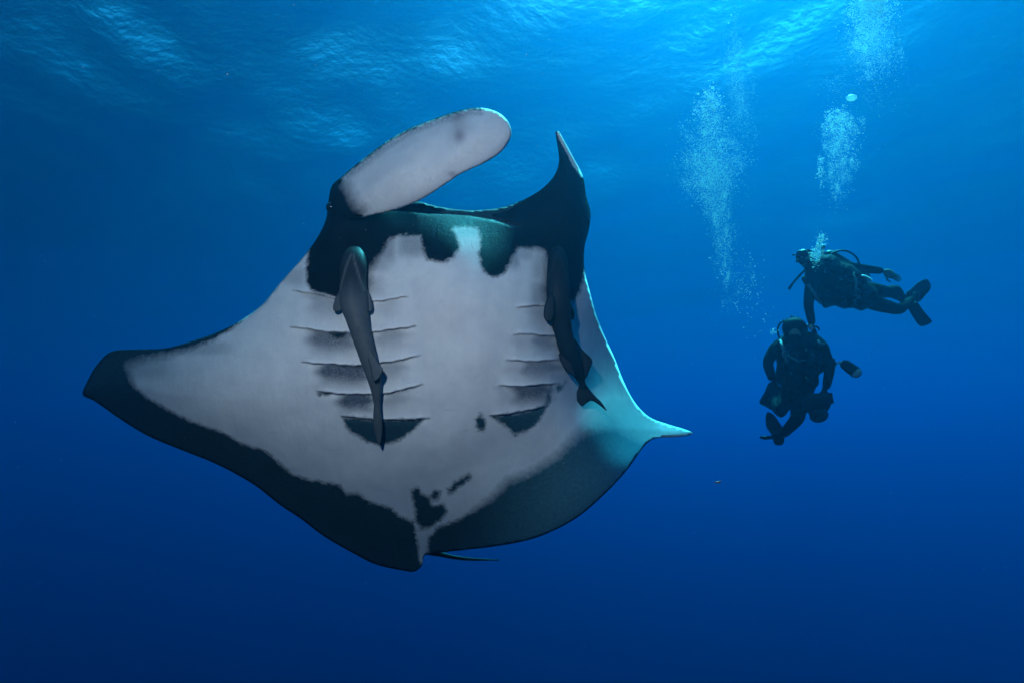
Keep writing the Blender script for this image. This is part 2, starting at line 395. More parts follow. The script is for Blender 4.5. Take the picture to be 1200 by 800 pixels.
fin = shell(FIN_RIM, _fd, lambda q, d: .030 * (1 - np.exp(-d / 8.)) + .004 * np.sin((q[:, 0] + q[:, 1] * .9) * .12) * smooth01(d / 12), lambda q, d: .03 * (1 - np.exp(-d / 8.)), 2.6, None,
    dict(dark=(f_dark, 25), soft=(lambda q, d: np.where(d < 5, 2.0, 9.0), 3), grey=(lambda q, d: .16 * np.exp(-d / 4.) + .10 * smooth01((q[:,1]-205)/40), 0), line=(lambda q, d: np.full(len(q), -20.), -20),
         pink=(lambda q, d: (.5 * np.exp(-(((q[:, 0] - 538) / 6)**2 + ((q[:, 1] - 160) / 8)**2)) + .3 * np.exp(-(((q[:, 0] - 537) / 9)**2 + ((q[:, 1] - 138) / 9)**2))) + .28 * np.exp(-(((q[:, 0] - 536) / 13)**2 + ((q[:, 1] - 150) / 20)**2)) + .6 * np.exp(-(((q[:, 0] - 530) / 5)**2 + ((q[:, 1] - 204) / 3)**2)), 0)))
tl = spline([(500,646,), (515,648.5), (530,652), (550,654.5), (585,655.5)], 5, False)
tc_, tf_, _ = tube([P(x, y, 4.14 + .003 * i) for i, (x, y) in enumerate(tl)], np.linspace(.020, .004, len(tl)), 8)
tail = (tc_, tf_, dict(dark=np.full(len(tc_), 25.), soft=np.full(len(tc_), 3.), line=np.full(len(tc_), -20.)))
MO = P(510, 420, 3.6)
mm, nt, b, out = mat('manta_skin'); N = nt.nodes.new; Lk = nt.links.new
def att(n):
    a = N('ShaderNodeAttribute'); a.attribute_name = n; return a.outputs['Fac']
def math_(op, a, b_=None, c=None, clamp=False):
    m = N('ShaderNodeMath'); m.operation = op; m.use_clamp = clamp
    for i, v in enumerate((a, b_, c)):
        if v is None: continue
        if isinstance(v, (int, float)): m.inputs[i].default_value = v
        else: Lk(v, m.inputs[i])
    return m.outputs[0]
def noise_(scale, detail=4, rough=.55, vec=None):
    n = N('ShaderNodeTexNoise'); n.inputs['Scale'].default_value = scale; n.inputs['Detail'].default_value = detail; n.inputs['Roughness'].default_value = rough
    Lk(vec or tcn.outputs['Object'], n.inputs['Vector']); return n.outputs['Fac']
def mixc(f, a, b_):
    m = N('ShaderNodeMix'); m.data_type = 'RGBA'
    Lk(f, m.inputs[0])
    for i, v in ((6, a), (7, b_)):
        if isinstance(v, tuple): m.inputs[i].default_value = (*v, 1)
        else: Lk(v, m.inputs[i])
    return m.outputs[2]
tcn = N('ShaderNodeTexCoord')
n1 = noise_(9, 3); n2 = noise_(70, 5, .65); n3 = noise_(260, 3, .6)
soft = att('soft')
def stretch_(sx, sy, sz):
    mp = N('ShaderNodeMapping'); mp.inputs['Scale'].default_value = (sx, sy, sz); Lk(tcn.outputs['Object'], mp.inputs['Vector']); return mp.outputs[0]
def rng_(v, a, b_, c=0., d=1.):
    mp = N('ShaderNodeMapRange'); mp.inputs[1].default_value = a; mp.inputs[2].default_value = b_; mp.inputs[3].default_value = c; mp.inputs[4].default_value = d; Lk(v, mp.inputs[0]); return mp.outputs[0]
jit = math_('ADD', math_('MULTIPLY', math_('SUBTRACT', n2, .5), 6), math_('MULTIPLY', math_('SUBTRACT', n1, .5), 4))
fray = noise_(1, 4, .7, stretch_(150, 60, 60))
edge = math_('ADD', att('dark'), math_('ADD', math_('ADD', jit, math_('MULTIPLY', math_('SUBTRACT', noise_(26, 2, .5), .5), 6)), math_('MULTIPLY', math_('SUBTRACT', fray, .5), 6)))
dk = math_('DIVIDE', math_('ADD', edge, soft), math_('MULTIPLY', soft, 2), clamp=True)
ln = math_('DIVIDE', math_('ADD', att('line'), .8), 1.6, clamp=True); ln = math_('MULTIPLY', ln, math_('MULTIPLY_ADD', noise_(17, 3), 1.5, -.42, clamp=True))
grain = rng_(noise_(150, 5, .75), .35, .62, .72, 1.25)
gmask = math_('MULTIPLY', att('grey'), grain, clamp=True)
base = mixc(rng_(n1, .3, .7), (.66, .66, .67), (.77, .765, .76))
base = mixc(math_('MULTIPLY', rng_(noise_(1, 5, .65, stretch_(40, 9, 9)), .48, .75), .13), base, (.46, .48, .52))       # streaks down the belly
base = mixc(math_('MULTIPLY', rng_(noise_(45, 6, .75), .50, .78), .16), base, (.44, .45, .48))                       # mottling
base = mixc(math_('MULTIPLY', rng_(noise_(210, 3, .6), .62, .74), .16), base, (.33, .34, .37))                       # fine freckles
base = mixc(math_('MULTIPLY', rng_(noise_(1, 2, .5, stretch_(4, 70, 90)), .70, .74), .35), base, (.36, .37, .40))      # faint scratches
base = mixc(math_('MULTIPLY', att('rim'), .5), base, (.86, .86, .86))
base = mixc(att('pink'), base, (.20, .155, .17))
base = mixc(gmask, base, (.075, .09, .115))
dcol = mixc(noise_(14, 4), (.0025, .004, .0055), (.007, .010, .014))
dcol = mixc(math_('MULTIPLY', att('slate_lit'), rng_(noise_(60, 6, .75), .3, .75, .55, 1.1), clamp=True), dcol, (.070, .200, .260))  # slate pigment, tinted teal for the light painted on the margins
dcol = mixc(math_('MULTIPLY', rng_(noise_(120, 3, .6), .66, .74), .12), dcol, (.10, .11, .12))
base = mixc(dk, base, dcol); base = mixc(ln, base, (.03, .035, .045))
Lk(base, b.inputs['Base Color']); b.inputs['Roughness'].default_value = .55; b.inputs['Specular IOR Level'].default_value = .05
bmp = N('ShaderNodeBump'); bmp.inputs['Strength'].default_value = .35; bmp.inputs['Distance'].default_value = .007
Lk(math_('ADD', noise_(70, 6, .72), math_('MULTIPLY', noise_(1, 4, .6, stretch_(30, 8, 8)), 1.2)), bmp.inputs['Height']); Lk(bmp.outputs[0], b.inputs['Normal'])
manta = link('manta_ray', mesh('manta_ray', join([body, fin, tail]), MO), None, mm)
manta.location = MO
tag(manta, 'huge manta ray showing its white belly with black head, spots and wing margins', 'manta ray')
eye_m = simple('manta_eye', (.01, .01, .012), .15, spec=.5)
for x, y, d in ((388,243,3.62),(686,259,3.92)):
    c = P(x, y, d); c0 = ball(c, .030)
    e = link('eye', mesh('eye', c0, c), None, eye_m); e.location = c - MO; e.parent = manta

# ---------------------------------------------------------------- remoras
def belly_depth(x, y):
    q = np.array([[x, y]], float); d, _ = seg_dist(q, spline(MANTA_RIM, 6)); return float((_depth(q) - .10 * (1 - np.exp(-d / 34.)) - .035)[0])
rm, nt, b, out = mat('remora_skin'); N = nt.nodes.new; Lk = nt.links.new
tcn = N('ShaderNodeTexCoord')
rc = mixc(noise_(26, 5, .6), (.032, .042, .050), (.085, .105, .118)); rc = mixc(math_('MULTIPLY', att('pale'), math_('ADD', .8, math_('MULTIPLY', noise_(60, 3), .3))), rc, (.13, .145, .15))
rc = mixc(math_('MAXIMUM', att('tone'), math_('MULTIPLY', att('pale'), .6)), (.006, .0075, .009), rc)
Lk(rc, b.inputs['Base Color']); b.inputs['Roughness'].default_value = .5; b.inputs['Specular IOR Level'].default_value = .08
bmp = N('ShaderNodeBump'); bmp.inputs['Strength'].default_value = .3; bmp.inputs['Distance'].default_value = .003
Lk(noise_(140, 5, .6), bmp.inputs['Height']); Lk(bmp.outputs[0], b.inputs['Normal'])
def remora(spine, fins, label, off, dk=1.0, tone=1.0):
    sp = spline(spine, 2.0, False); n = len(sp); seg = 40
    ker = np.exp(-(np.arange(-6, 7) / 3.0)**2); ker /= ker.sum()
    for c_ in range(3): sp[:, c_] = np.convolve(np.pad(sp[:, c_], 6, mode='edge'), ker, 'valid')
    sp[0, 2] = .5; sp[-1, 2] = .4
    gap = np.interp(np.arange(n), [0, n * .35, n * .75, n - 1], [.005, .01, .03, off])
    px_m = 3.5 / F
    rimline = spline(MANTA_RIM, 6); dd_, _ = seg_dist(sp[:, :2], rimline)
    bd = _depth(sp[:, :2]) - .10 * (1 - np.exp(-dd_ / 34.)) - .035
    k2 = np.exp(-(np.arange(-18, 19) / 9.0)**2); k2 /= k2.sum(); bd = np.convolve(np.pad(bd, 18, mode='reflect', reflect_type='odd'), k2, 'valid')
    co, pale = [], []
    for i, (x, y, w) in enumerate(sp):
        r = max(w, .4) * px_m; th = r * (.72 if i < n * .75 else .72 - .5 * (i - n * .75) / (n * .25))
        c = P(x, y, bd[i] - gap[i] - th * .9)
        a, b_ = sp[max(i - 1, 0)], sp[min(i + 1, n - 1)]
        t = (RIGHT * (b_[0] - a[0]) - UP * (b_[1] - a[1])).normalized(); u = t.cross(FWD).normalized()
        for k in range(seg):
            an = 2 * math.pi * k / seg
            lat, dep = math.cos(an), math.sin(an)                       # dep > 0 faces the viewer
            co.append(tuple(c + u * lat * r - FWD * dep * th))
            f = i / n
            thr = max(0, 1 - abs(abs(lat) - (f - .05) * 4.6) / .20) if .06 < f < .25 and dep > 0 else 0
            mid = .55 * max(0, 1 - abs(lat) / .5) if .18 < f < .42 and dep > 0 else 0
            pale.append(dk * max(1.3 * thr, mid, .22 * dep if dep > 0 else 0))
    fs = [(i*seg + k, i*seg + (k+1) % seg, (i+1)*seg + (k+1) % seg, (i+1)*seg + k) for i in range(n - 1) for k in range(seg)]
    fs += [tuple(range(seg)), tuple((n-1)*seg + k for k in range(seg))]
    parts = [(np.array(co), fs, dict(pale=np.array(pale), tone=np.repeat(tone * (.22 + .78 * smooth01((np.arange(n) / n - .16) / .16)), seg)))]
    for poly, lift in fins:
        m = np.array(poly).mean(0)
        dd = belly_depth(*m) - lift
        parts.append(shell(poly, lambda q: np.full(len(q), dd) - .0006 * (q[:, 1] - m[1]), lambda q, d: .004 * (1 - np.exp(-d / 2.)) + .0005, lambda q, d: .005 * (1 - np.exp(-d / 2.)), 2.0, None,
                     dict(pale=(lambda q, d: dk * (.15 + .5 * np.exp(-d / 1.2)), 0), tone=(lambda q, d: np.full(len(q), tone), tone)), 2.0))
    o0 = P(spine[0][0], spine[0][1], 3.4)
    o = link('remora', mesh('remora', join(parts), o0), None, rm); o.location = o0
    tag(o, label, 'remora', 'remoras clinging to the manta belly'); return o
remora([(416,288,2),(416,291,8),(415.5,297,12),(414.5,310,15),(414,327,14.5),(414,343,15.5),(415,357,15.5),(418,370,13),(423,390,11),(428,407,10),(434,427,9),(438.5,443,7.5),(441,460,5.2),(442,474,3.4),(442,484,4.5),(443,500,5),(444,514,2.6),(444.5,522,.5)],
    [([(405,334),(398,340),(392,352),(390.5,363),(395,366),(402,361),(408,350)], .030), ([(425,334),(431,340),(435.5,352),(436.5,363),(432,366),(426,361),(421,348)], .030),
     ([(425,396),(432,406),(440,420),(447,429),(449,434),(443,444),(438,446),(434,430),(428,410)], .085)], 'grey remora nearer the spread head fin, pale throat, tail over black patch', .06)
remora([(652,287,2),(652.5,291,7),(653,300,11),(653.5,320,13),(654,340,14),(655,358,14),(657,375,12.5),(661,392,11),(665,408,11),(671,424,9.5),(678,438,7),(682,448,4.2),(684,456,3.2)],
    [([(645,344),(639,356),(637,370),(640,376),(646,377),(650,366),(650,350)], .05), ([(666,352),(673,366),(672,374),(666,374),(662,362)], .05),
     ([(671,395),(682,409),(694,422),(691,433),(685,444),(678,432),(670,412)], .07), ([(655,414),(658,426),(666,436),(674,440),(670,424)], .07),
     ([(680,448),(677,456),(674,464),(682,475.5),(687,472),(693,469),(702,474),(711,481),(705,471),(697,463),(688,452),(684,446)], .13)],
    'black remora by the rolled head fin, tail fin past the gills', .10, .25, .12)
# ---------------------------------------------------------------- divers
neo = simple('black_neoprene', (.006, .0065, .0075), .85, spec=.04, noise=.5, nscale=9)
nylon = simple('black_nylon', (.007, .0075, .009), .8, spec=.05, noise=.5, nscale=14)
rubber = simple('black_rubber', (.005, .005, .006), .5, spec=.08)
skin_m = simple('bare_skin', (.42, .30, .22), .5)
steel = simple('brushed_steel', (.55, .56, .58), .3, metal=1)
tank_m = simple('tank_paint', (.02, .022, .024), .5, spec=.1, noise=.3)
white_m = simple('white_plastic', (.75, .76, .76), .35)
glass_m = simple('mask_glass', (.05, .07, .08), .05, spec=.5)
grey_m = simple('grey_webbing', (.22, .23, .24), .6)
alu = simple('camera_aluminium', (.02, .021, .023), .5, spec=.1)
hair_m = simple('dark_hair', (.012, .010, .009), .7, spec=.05, noise=.5, nscale=60)
def skinned(joints, edges, root, levels=2):
    """one continuous body grown round a posed skeleton; returns evaluated mesh data in world space"""
    names = list(joints); me = bpy.data.meshes.new('tmp')
    me.from_pydata([tuple(joints[n][0]) for n in names], [(names.index(a), names.index(b)) for a, b in edges], [])
    bm = bmesh.new(); bm.from_mesh(me); lay = bm.verts.layers.skin.verify()
    for v, n in zip(bm.verts, names):
        r = joints[n][1]; r = r if hasattr(r, '__len__') else (r, r)
        v[lay].radius = r; v[lay].use_root = (n == root)
    bm.to_mesh(me); bm.free()
    o = bpy.data.objects.new('tmp', me); col.objects.link(o)
    sk = o.modifiers.new('skin', 'SKIN'); sk.use_smooth_shade = True
    su = o.modifiers.new('sub', 'SUBSURF'); su.levels = levels; su.render_levels = levels
    dg = bpy.context.evaluated_depsgraph_get(); ev = o.evaluated_get(dg); m2 = ev.to_mesh()
    co = np.empty(len(m2.vertices) * 3); m2.vertices.foreach_get('co', co)
    fs = [tuple(p.vertices) for p in m2.polygons]
    ev.to_mesh_clear(); bpy.data.objects.remove(o); bpy.data.meshes.remove(me)
    return co.reshape(-1, 3), fs, {}
def hand(wrist, tip, side, curl=.25):
    """palm and five unequal fingers between a wrist and a fingertip"""
    a = (tip - wrist); L = a.length; a.normalize(); s = a.cross(FWD).normalized() * side; n = a.cross(s).normalized()
    out = [ball(wrist + a * L * .30, L * .30, (.34, .85, 1.15), 10, 8, axis=a)]
    palm = wrist + a * L * .5
    for k, (o, l) in enumerate(((-.19, .38), (-.065, .48), (.065, .5), (.185, .44))):
        b0 = palm + s * o * L * .62; b1 = b0 + a * l * L * .55 + s * o * L * .1; b2 = b1 + (a * (1 - curl) - n * curl) * l * L * .5
        out.append(tube([b0 - a * L * .1, b0, b1, b2], [.011, .011, .0095, .007], 7))
    t0 = wrist + a * L * .2 + s * L * .17
    out.append(tube([t0, t0 + a * L * .16 + s * L * .16, t0 + a * L * .36 + s * L * .2], [.013, .012, .008], 7))
    return out
def child(parent, name, data, m, label=None):
    data = data if isinstance(data, tuple) else join(data)
    o = link(name, mesh(name, data, parent.location), None, m); o.parent = parent
    if label: o['label'] = label
    return o
def slab(poly, dep, t, step=3.0, lump=0.):
    """rounded thick piece whose outline stands at a given distance; dep may slope: (d0, ddx, ddy)"""
    c = np.array(poly, float).mean(0); d0, dx, dy = dep if hasattr(dep, '__len__') else (dep, 0, 0)
    return shell(poly, lambda q: d0 + (q[:, 0] - c[0]) * dx + (q[:, 1] - c[1]) * dy, lambda q, d: t * (1 - np.exp(-d / 3.)) + lump * (np.sin(q[:, 0] * .55) * np.sin(q[:, 1] * .7 + q[:, 0] * .2) + .6 * np.sin(q[:, 0] * .21 - q[:, 1] * .4)) * np.minimum(d / 6, 1), lambda q, d: t * (1 - np.exp(-d / 3.)), step, None, None, step)
def head_parts(parent, c, face, up, r):
    """hood, face, mask and regulator round a head centred at c that looks along face"""
    rt = face.cross(up).normalized()
    child(parent, 'face', [ball(c + face * r * .22 - up * r * .12, r * .80, (.80, .95, 1.02), 14, 10, axis=up),
        tube([c + face * r * 1.0 + up * r * .12, c + face * r * 1.16 - up * r * .16], [.012, .020], 8)], skin_m)
    mk = child(parent, 'mask', [tube([c + face * r * .98 + up * r * .18 + rt * r * x for x in np.linspace(-.56, .56, 7)], [.02, .052, .056, .050, .056, .052, .02], 12, .7)], rubber)
    for s in (-1, 1): child(mk, 'lens', [ball(c + face * r * 1.24 + up * r * .20 + rt * r * .29 * s, r * .25, (1, .85, .25), 12, 8, axis=face)], glass_m).parent = mk
    fm = child(mk, 'frame', [tube([c + face * r * 1.12 + up * (r * .20 + r * .36 * math.sin(a)) + rt * r * .66 * math.cos(a) for a in np.linspace(0, math.pi, 12)], .009, 6)], white_m)
    for k in mk.children: k.matrix_parent_inverse = Matrix.Identity(4); k.location = (0, 0, 0); k.data.transform(Matrix.Identity(4))
    child(parent, 'mask_strap', [tube([c + up * r * .18 + (face * math.cos(a) + rt * math.sin(a)) * r * 1.03 for a in np.linspace(.9, 2 * math.pi - .9, 18)], .012, 6)], rubber)
    rg = c + face * r * 1.12 - up * r * .50
    child(parent, 'regulator', [ball(rg, .045, (1, 1, .65), 14, 8, axis=face), tube([rg - rt * .07, rg + rt * .07], [.018, .018], 8), tube([rg, rg - face * .06], [.022, .018], 8)], rubber)
    return rg
def fin_blade(parent, poly, dep, ankle, toe):
    f = child(parent, 'swim_fin', [slab(poly, dep, .012, 2.4), tube([ankle, ankle.lerp(toe, .5), toe], [.055, .062, .035], 10, .75)], rubber)
    return f

# --- swimming diver above
DU = 7.9
def U(x, y, dz=0): return P(x, y, DU + dz)
up_loc = U(990, 340)
J = dict(pelvis=(U(1012,345,.15), .15), waist=(U(993,339,.08), .15), chest=(U(973,329,.02), (.19,.17)), collar=(U(958,318,0), .12), neck=(U(950,311,-.02), .075), jaw=(U(946,306,-.03), .095), skull=(U(942,299,-.02), .118), crown=(U(940,294,0), .085),
    sa=(U(952,328,-.10), .088), ea=(U(947,357,-.18), .062), wa=(U(952,381,-.14), .046), sb=(U(978,312,.12), .088), eb=(U(1006,314,.16), .062), wb=(U(1036,318,.12), .044),
    ha=(U(1012,352,.05), .12), ka=(U(1054,363,.28), .078), aa=(U(1069,350,.60), .05), hb=(U(1020,340,.26), .115), kb=(U(1046,343,.55), .075), ab=(U(1070,356,.80), .05))
E_ = [('pelvis','waist'),('waist','chest'),('chest','collar'),('collar','neck'),('neck','jaw'),('jaw','skull'),('skull','crown'),('collar','sa'),('sa','ea'),('ea','wa'),('collar','sb'),('sb','eb'),('eb','wb'),
      ('pelvis','ha'),('ha','ka'),('ka','aa'),('pelvis','hb'),('hb','kb'),('kb','ab')]
person = empty('person', up_loc, 'diver in black wetsuit swimming level, one arm reaching down to the other diver', 'person', 'scuba divers')
child(person, 'body', [skinned(J, E_, 'pelvis')], neo)
child(person, 'hand', hand(U(952,380,-.14), U(956,396,-.10), 1, .5), neo)
child(person, 'hand', hand(U(1036,318,.12), U(1056,328,.10), -1, .12), skin_m, 'bare pale hand stretched out behind')
face_dir = (-FWD * .80 - RIGHT * .55 - UP * .12).normalized()
rgu = head_parts(person, U(942,300,-.03), face_dir, (UP - face_dir * UP.dot(face_dir)).normalized(), .122)
Z5 = lambda p: from_zoom(p, 860, 250, 4.615)
vest = child(person, 'buoyancy_vest', [slab(Z5([(365,350),(395,325),(425,288),(455,262),(475,235),(520,222),(565,240),(580,262),(640,278),(665,300),(700,325),(725,375),(765,400),(785,440),(775,490),(720,515),(690,527),(640,512),(590,516),(545,500),(490,512),(465,480),(440,470),(432,420),(395,400)]), DU + .05, .17, 2.2, .05)], nylon)
child(vest, 'pocket', [slab(Z5([(480,500),(540,500),(590,520),(585,570),(545,580),(515,575),(490,540)]), DU - .05, .09)], nylon)
for k in ('pocket',): pass
child(person, 'dump_valve', [ball(U(1004,341,-.26), .030, (1, 1, .5), 12, 6, axis=FWD)], grey_m); child(person, 'dump_valve', [ball(U(1006,348,-.25), .030, (1, 1, .5), 12, 6, axis=FWD)], grey_m)
child(person, 'shoulder_strap', [tube([U(947,333,-.20), U(955,345,-.25), U(962,356,-.26)], .022, 6, .4)], grey_m)
ta, tb = U(972,301,.26), U(1012,326,.42); tx = (ta - tb).normalized()
child(person, 'air_tank', [tube([tb - tx * .06, tb - tx * .03, tb, ta, ta + tx * .05, ta + tx * .08], [.03, .075, .095, .095, .07, .028], 18)], tank_m)
child(person, 'tank_valve', [tube([ta + tx * .07, ta + tx * .15], [.026, .024], 10), tube([ta + tx * .12 - UP * .05, ta + tx * .12 + UP * .05], .022, 8), ball(ta + tx * .12 + UP * .07, .032)], steel)
hl = spline([(972,299),(981,294.5),(990,293.8),(999,297.5),(1005,304),(1007,311)], 2.5, False)
child(person, 'hose', [tube([U(x, y, .1) for x, y in hl], .013, 8)], rubber)
child(person, 'hose', [tube([ta + tx * .1, U(960,303,.0), U(953,309,-.16), rgu], .013, 8)], rubber)
child(person, 'snorkel', [tube([U(944,316,-.16), U(936,324,-.20), U(930,331,-.2), U(924.5,339,-.2)], [.014, .014, .014, .018], 8)], rubber)
child(person, 'pressure_gauge', [slab(Z5([(685,338),(700,332),(725,340),(750,360),(745,370),(715,358)]), DU - .28, .03, 2)], white_m)
fin_blade(person, Z5([(930,430),(955,412),(1000,372),(1045,357),(1066,400),(1030,450),(1000,480),(955,465)]), (DU + .75, .012, -.005), U(1069,350,.60), U(1076,344,.72))
fin_blade(person, Z5([(945,510),(990,490),(1040,545),(1072,585),(1062,596),(1010,610),(975,570)]), (DU + .85, .004, .008), U(1070,356,.80), U(1076,364,.84))
child(person, 'leg_pocket', [slab(Z5([(820,405),(850,388),(895,395),(922,440),(885,468),(835,440)]), DU + .5, .06)], nylon)
for x, y in ((966,318),(985,327),(990,352)): child(person, 'clip', [tube([U(x, y, -.16), U(x + 2, y + 2, -.17)], [.013, .008], 8)], steel)
child(person, 'waist_strap', [tube([U(1000,319,-.10), U(1003,330,-.17), U(1003,345,-.17), U(999,361,-.08)], .02, 6, .4)], grey_m)

# --- diver with a camera below
DL = 7.6
def W(x, y, dz=0): return P(x, y, DL + dz)
person2 = empty('person', W(932, 440), 'diver in black wetsuit hanging upright below, holding a camera with both hands', 'person', 'scuba divers')
J = dict(pelvis=(W(929,463,.10), .14), waist=(W(932,446,.06), .145), chest=(W(935,420,0), (.19,.16)), collar=(W(935,404,-.03), .13), neck=(W(934,398,-.06), .08), jaw=(W(933,393,-.10), .10), skull=(W(932,387,-.10), .12), crown=(W(932,382,-.08), .09),
    sa=(W(910,405,0), .092), ea=(W(899,425,-.10), .066), wa=(W(906,446,-.22), .048), sb=(W(961,405,0), .092), eb=(W(973,429,-.12), .066), wb=(W(968,455,-.32), .048),
    ha=(W(921,468,.12), .115), ka=(W(913,484,-.10), .088), aa=(W(907,466,.30), .055), hb=(W(936,470,.12), .115), kb=(W(935,490,-.08), .088), ab=(W(917,509,.28), .058))
person2['group'] = 'scuba divers'
child(person2, 'body', [skinned(J, E_, 'pelvis')], neo)
child(person2, 'hand', hand(W(906,445,-.22), W(913,458,-.36), -1, .5), neo); child(person2, 'hand', hand(W(968,454,-.32), W(962,466,-.44), 1, .5), neo)
fd2 = (-FWD * .45 - UP * .80 - RIGHT * .25).normalized()
rg2 = head_parts(person2, W(932,388,-.11), fd2, (UP - fd2 * UP.dot(fd2)).normalized(), .124)
child(person2, 'hair', [ball(W(931,384,-.06), .135, (1.05, 1.0, .9), 14, 10, axis=UP)] + [tube([W(920 + k * 2.6, 380 - 4 * math.sin(k * .42), -.05), W(918 + k * 2.9, 374 - 5 * math.sin(k * .4) + (k % 3), -.02)], [.022, .006], 6) for k in range(9)], hair_m)
Z6 = lambda p: from_zoom(p, 860, 350, 4.445)
v2 = child(person2, 'buoyancy_vest', [slab(Z6([(190,245),(235,205),(270,182),(340,170),(420,178),(470,215),(498,250),(502,320),(478,372),(445,395),(432,450),(405,500),(350,525),(285,515),(240,450),(215,420),(222,330)]), DL + .02, .17, 2.4, .03)], nylon)
child(person2, 'tank_valve', [ball(W(940,383,.14), .05), tube([W(936,384,.14), W(951,381,.14)], .026, 8), tube([W(940,384,.14), W(940,396,.18)], .03, 8)], steel)
child(person2, 'air_tank', [tube([W(940,393,.2), W(940,397,.22), W(940,402,.24), W(934,455,.34), W(934,458,.34)], [.03, .075, .095, .095, .05], 18)], tank_m)
ring = [W(920.5 + 3.8 * math.cos(a), 414.5 + 3.4 * math.sin(a), -.22) for a in np.linspace(0, 2 * math.pi, 17)]
child(person2, 'chest_ring', [tube(ring, .008, 6)], steel)
child(person2, 'shoulder_strap', [tube([W(914,398,-.1), W(918,408,-.21), W(922,425,-.24)], .022, 6, .4)], grey_m); child(person2, 'shoulder_strap', [tube([W(958,398,-.1), W(961,403,-.2), W(966,404,-.16)], .022, 6, .4)], grey_m)
child(person2, 'chest_strap', [tube([W(925,417,-.235), W(935,423,-.245), W(944,422,-.24)], .012, 6, .4)], grey_m)
hl = spline([(930,381),(922,376),(914,379),(911.5,387),(913,396)], 2.5, False)
child(person2, 'hose', [tube([W(x, y, 0) for x, y in hl], .012, 8)], rubber); child(person2, 'hose', [tube([W(944,385,.12), W(951,395,-.05), W(944,403,-.2), rg2], .013, 8)], rubber)
child(person2, 'torch', [tube([W(949.5,380.5,-.1), W(951.5,386,-.1)], [.02, .028], 10)], white_m)
fin_blade(person2, Z6([(133,540),(160,485),(185,435),(225,440),(275,505),(268,530),(205,577),(165,560)]), (DL + .45, 0, .006), W(907,466,.30), W(904,470,.40))
fin_blade(person2, Z6([(172,590),(205,600),(235,640),(262,690),(256,755),(215,758),(195,705),(168,660)]), (DL + .40, 0, .004), W(915,511,.30), W(909,503,.38))
child(person2, 'fin_strap', [tube([W(891,512,.28), W(897,512.5,.29), W(904,512,.3), W(913,511,.3)], [.016, .026, .022, .03], 8)], rubber)

for x, y in ((944,409),(951,414),(926,436),(944,441)): child(person2, 'clip', [tube([W(x, y, -.21), W(x + 1.6, y + 2.2, -.22)], [.012, .008], 8)], steel)
child(person2, 'gauge_console', [tube([W(957,412,-.18), W(961,425,-.24), W(956,440,-.26)], .012, 8), slab([(951,438),(957,437),(960,446),(957,453),(951,452)], DL - .27, .03, 2)], rubber)
child(person2, 'weight_pouch', [slab([(917,452),(932,458),(946,452),(955,462),(950,474),(938,482),(924,479),(916,468)], DL - .05, .12, 2.4, .02)], nylon)
# --- camera held by the lower diver
cam_o = empty('underwater_camera', W(958, 468, -.46), 'dark underwater camera housing with dome port and one strobe, held by lower diver', 'camera')
child(cam_o, 'housing', [slab(Z6([(345,545),(380,505),(440,490),(500,500),(508,545),(480,590),(420,600),(365,585)]), DL - .48, .09, 2.4)], alu)
dp = W(960,487,-.50); dax = (-FWD * .35 - UP * .9 + RIGHT * .25).normalized()
child(cam_o, 'dome_port', [ball(dp, .10, (1, 1, .75), 18, 10, axis=dax), tube([dp - dax * .13, dp + dax * .01], [.075, .105], 18)], glass_m)
for a, b_ in (((938,474),(944,464)), ((973,460),(975,472))): child(cam_o, 'grip', [tube([W(*a, -.46), W(*b_, -.46)], .020, 8)], rubber)
child(cam_o, 'strobe_arm', [tube([W(964,458,-.45), W(971,442,-.46), W(976.5,427,-.46)], .011, 8)], alu); child(cam_o, 'strobe_arm', [tube([W(976.5,427,-.46), W(985,424,-.47), W(995,422.5,-.47)], .012, 8)], white_m)
child(cam_o, 'arm_clamp', [ball(W(977,426,-.46), .030), tube([W(977,420,-.46), W(977.5,430,-.46)], .014, 8)], rubber)
sa, sb_ = W(989,426,-.46), W(1003,436,-.56); sx = (sb_ - sa).normalized()
st = child(cam_o, 'strobe', [tube([sa - sx * .03, sa, sa + sx * .06, sb_ - sx * .02, sb_], [.03, .052, .06, .062, .066], 16)], alu)
child(cam_o, 'strobe_lens', [ball(sb_ + sx * .012, .060, (1, 1, .8), 16, 10, axis=sx)], white_m, 'round white strobe front')
# ---------------------------------------------------------------- bubbles and drifting specks
bub, nt, b, out = mat('air_bubble')          # air in water mirrors nearly all the light that meets its rim
nt.nodes.remove(b)
df = nt.nodes.new('ShaderNodeBsdfDiffuse'); df.inputs['Color'].default_value = (.97, .99, 1, 1)
tl_ = nt.nodes.new('ShaderNodeBsdfTranslucent'); tl_.inputs['Color'].default_value = (.97, .99, 1, 1)
gs = nt.nodes.new('ShaderNodeBsdfGlossy'); gs.inputs['Roughness'].default_value = .25
tr = nt.nodes.new('ShaderNodeBsdfTransparent')
m1, m2, m3 = (nt.nodes.new('ShaderNodeMixShader') for _ in range(3))
lw = nt.nodes.new('ShaderNodeLayerWeight'); lw.inputs['Blend'].default_value = .35
mr = nt.nodes.new('ShaderNodeMapRange'); mr.inputs[3].default_value = .42; mr.inputs[4].default_value = 1.0
m1.inputs[0].default_value = .55; m2.inputs[0].default_value = .2
for a_, b_ in ((df.outputs[0], m1.inputs[1]), (tl_.outputs[0], m1.inputs[2]), (m1.outputs[0], m2.inputs[1]), (gs.outputs[0], m2.inputs[2]), (lw.outputs['Facing'], mr.inputs[0]),
               (mr.outputs[0], m3.inputs[0]), (tr.outputs[0], m3.inputs[1]), (m2.outputs[0], m3.inputs[2]), (m3.outputs[0], out.inputs['Surface'])): nt.links.new(a_, b_)
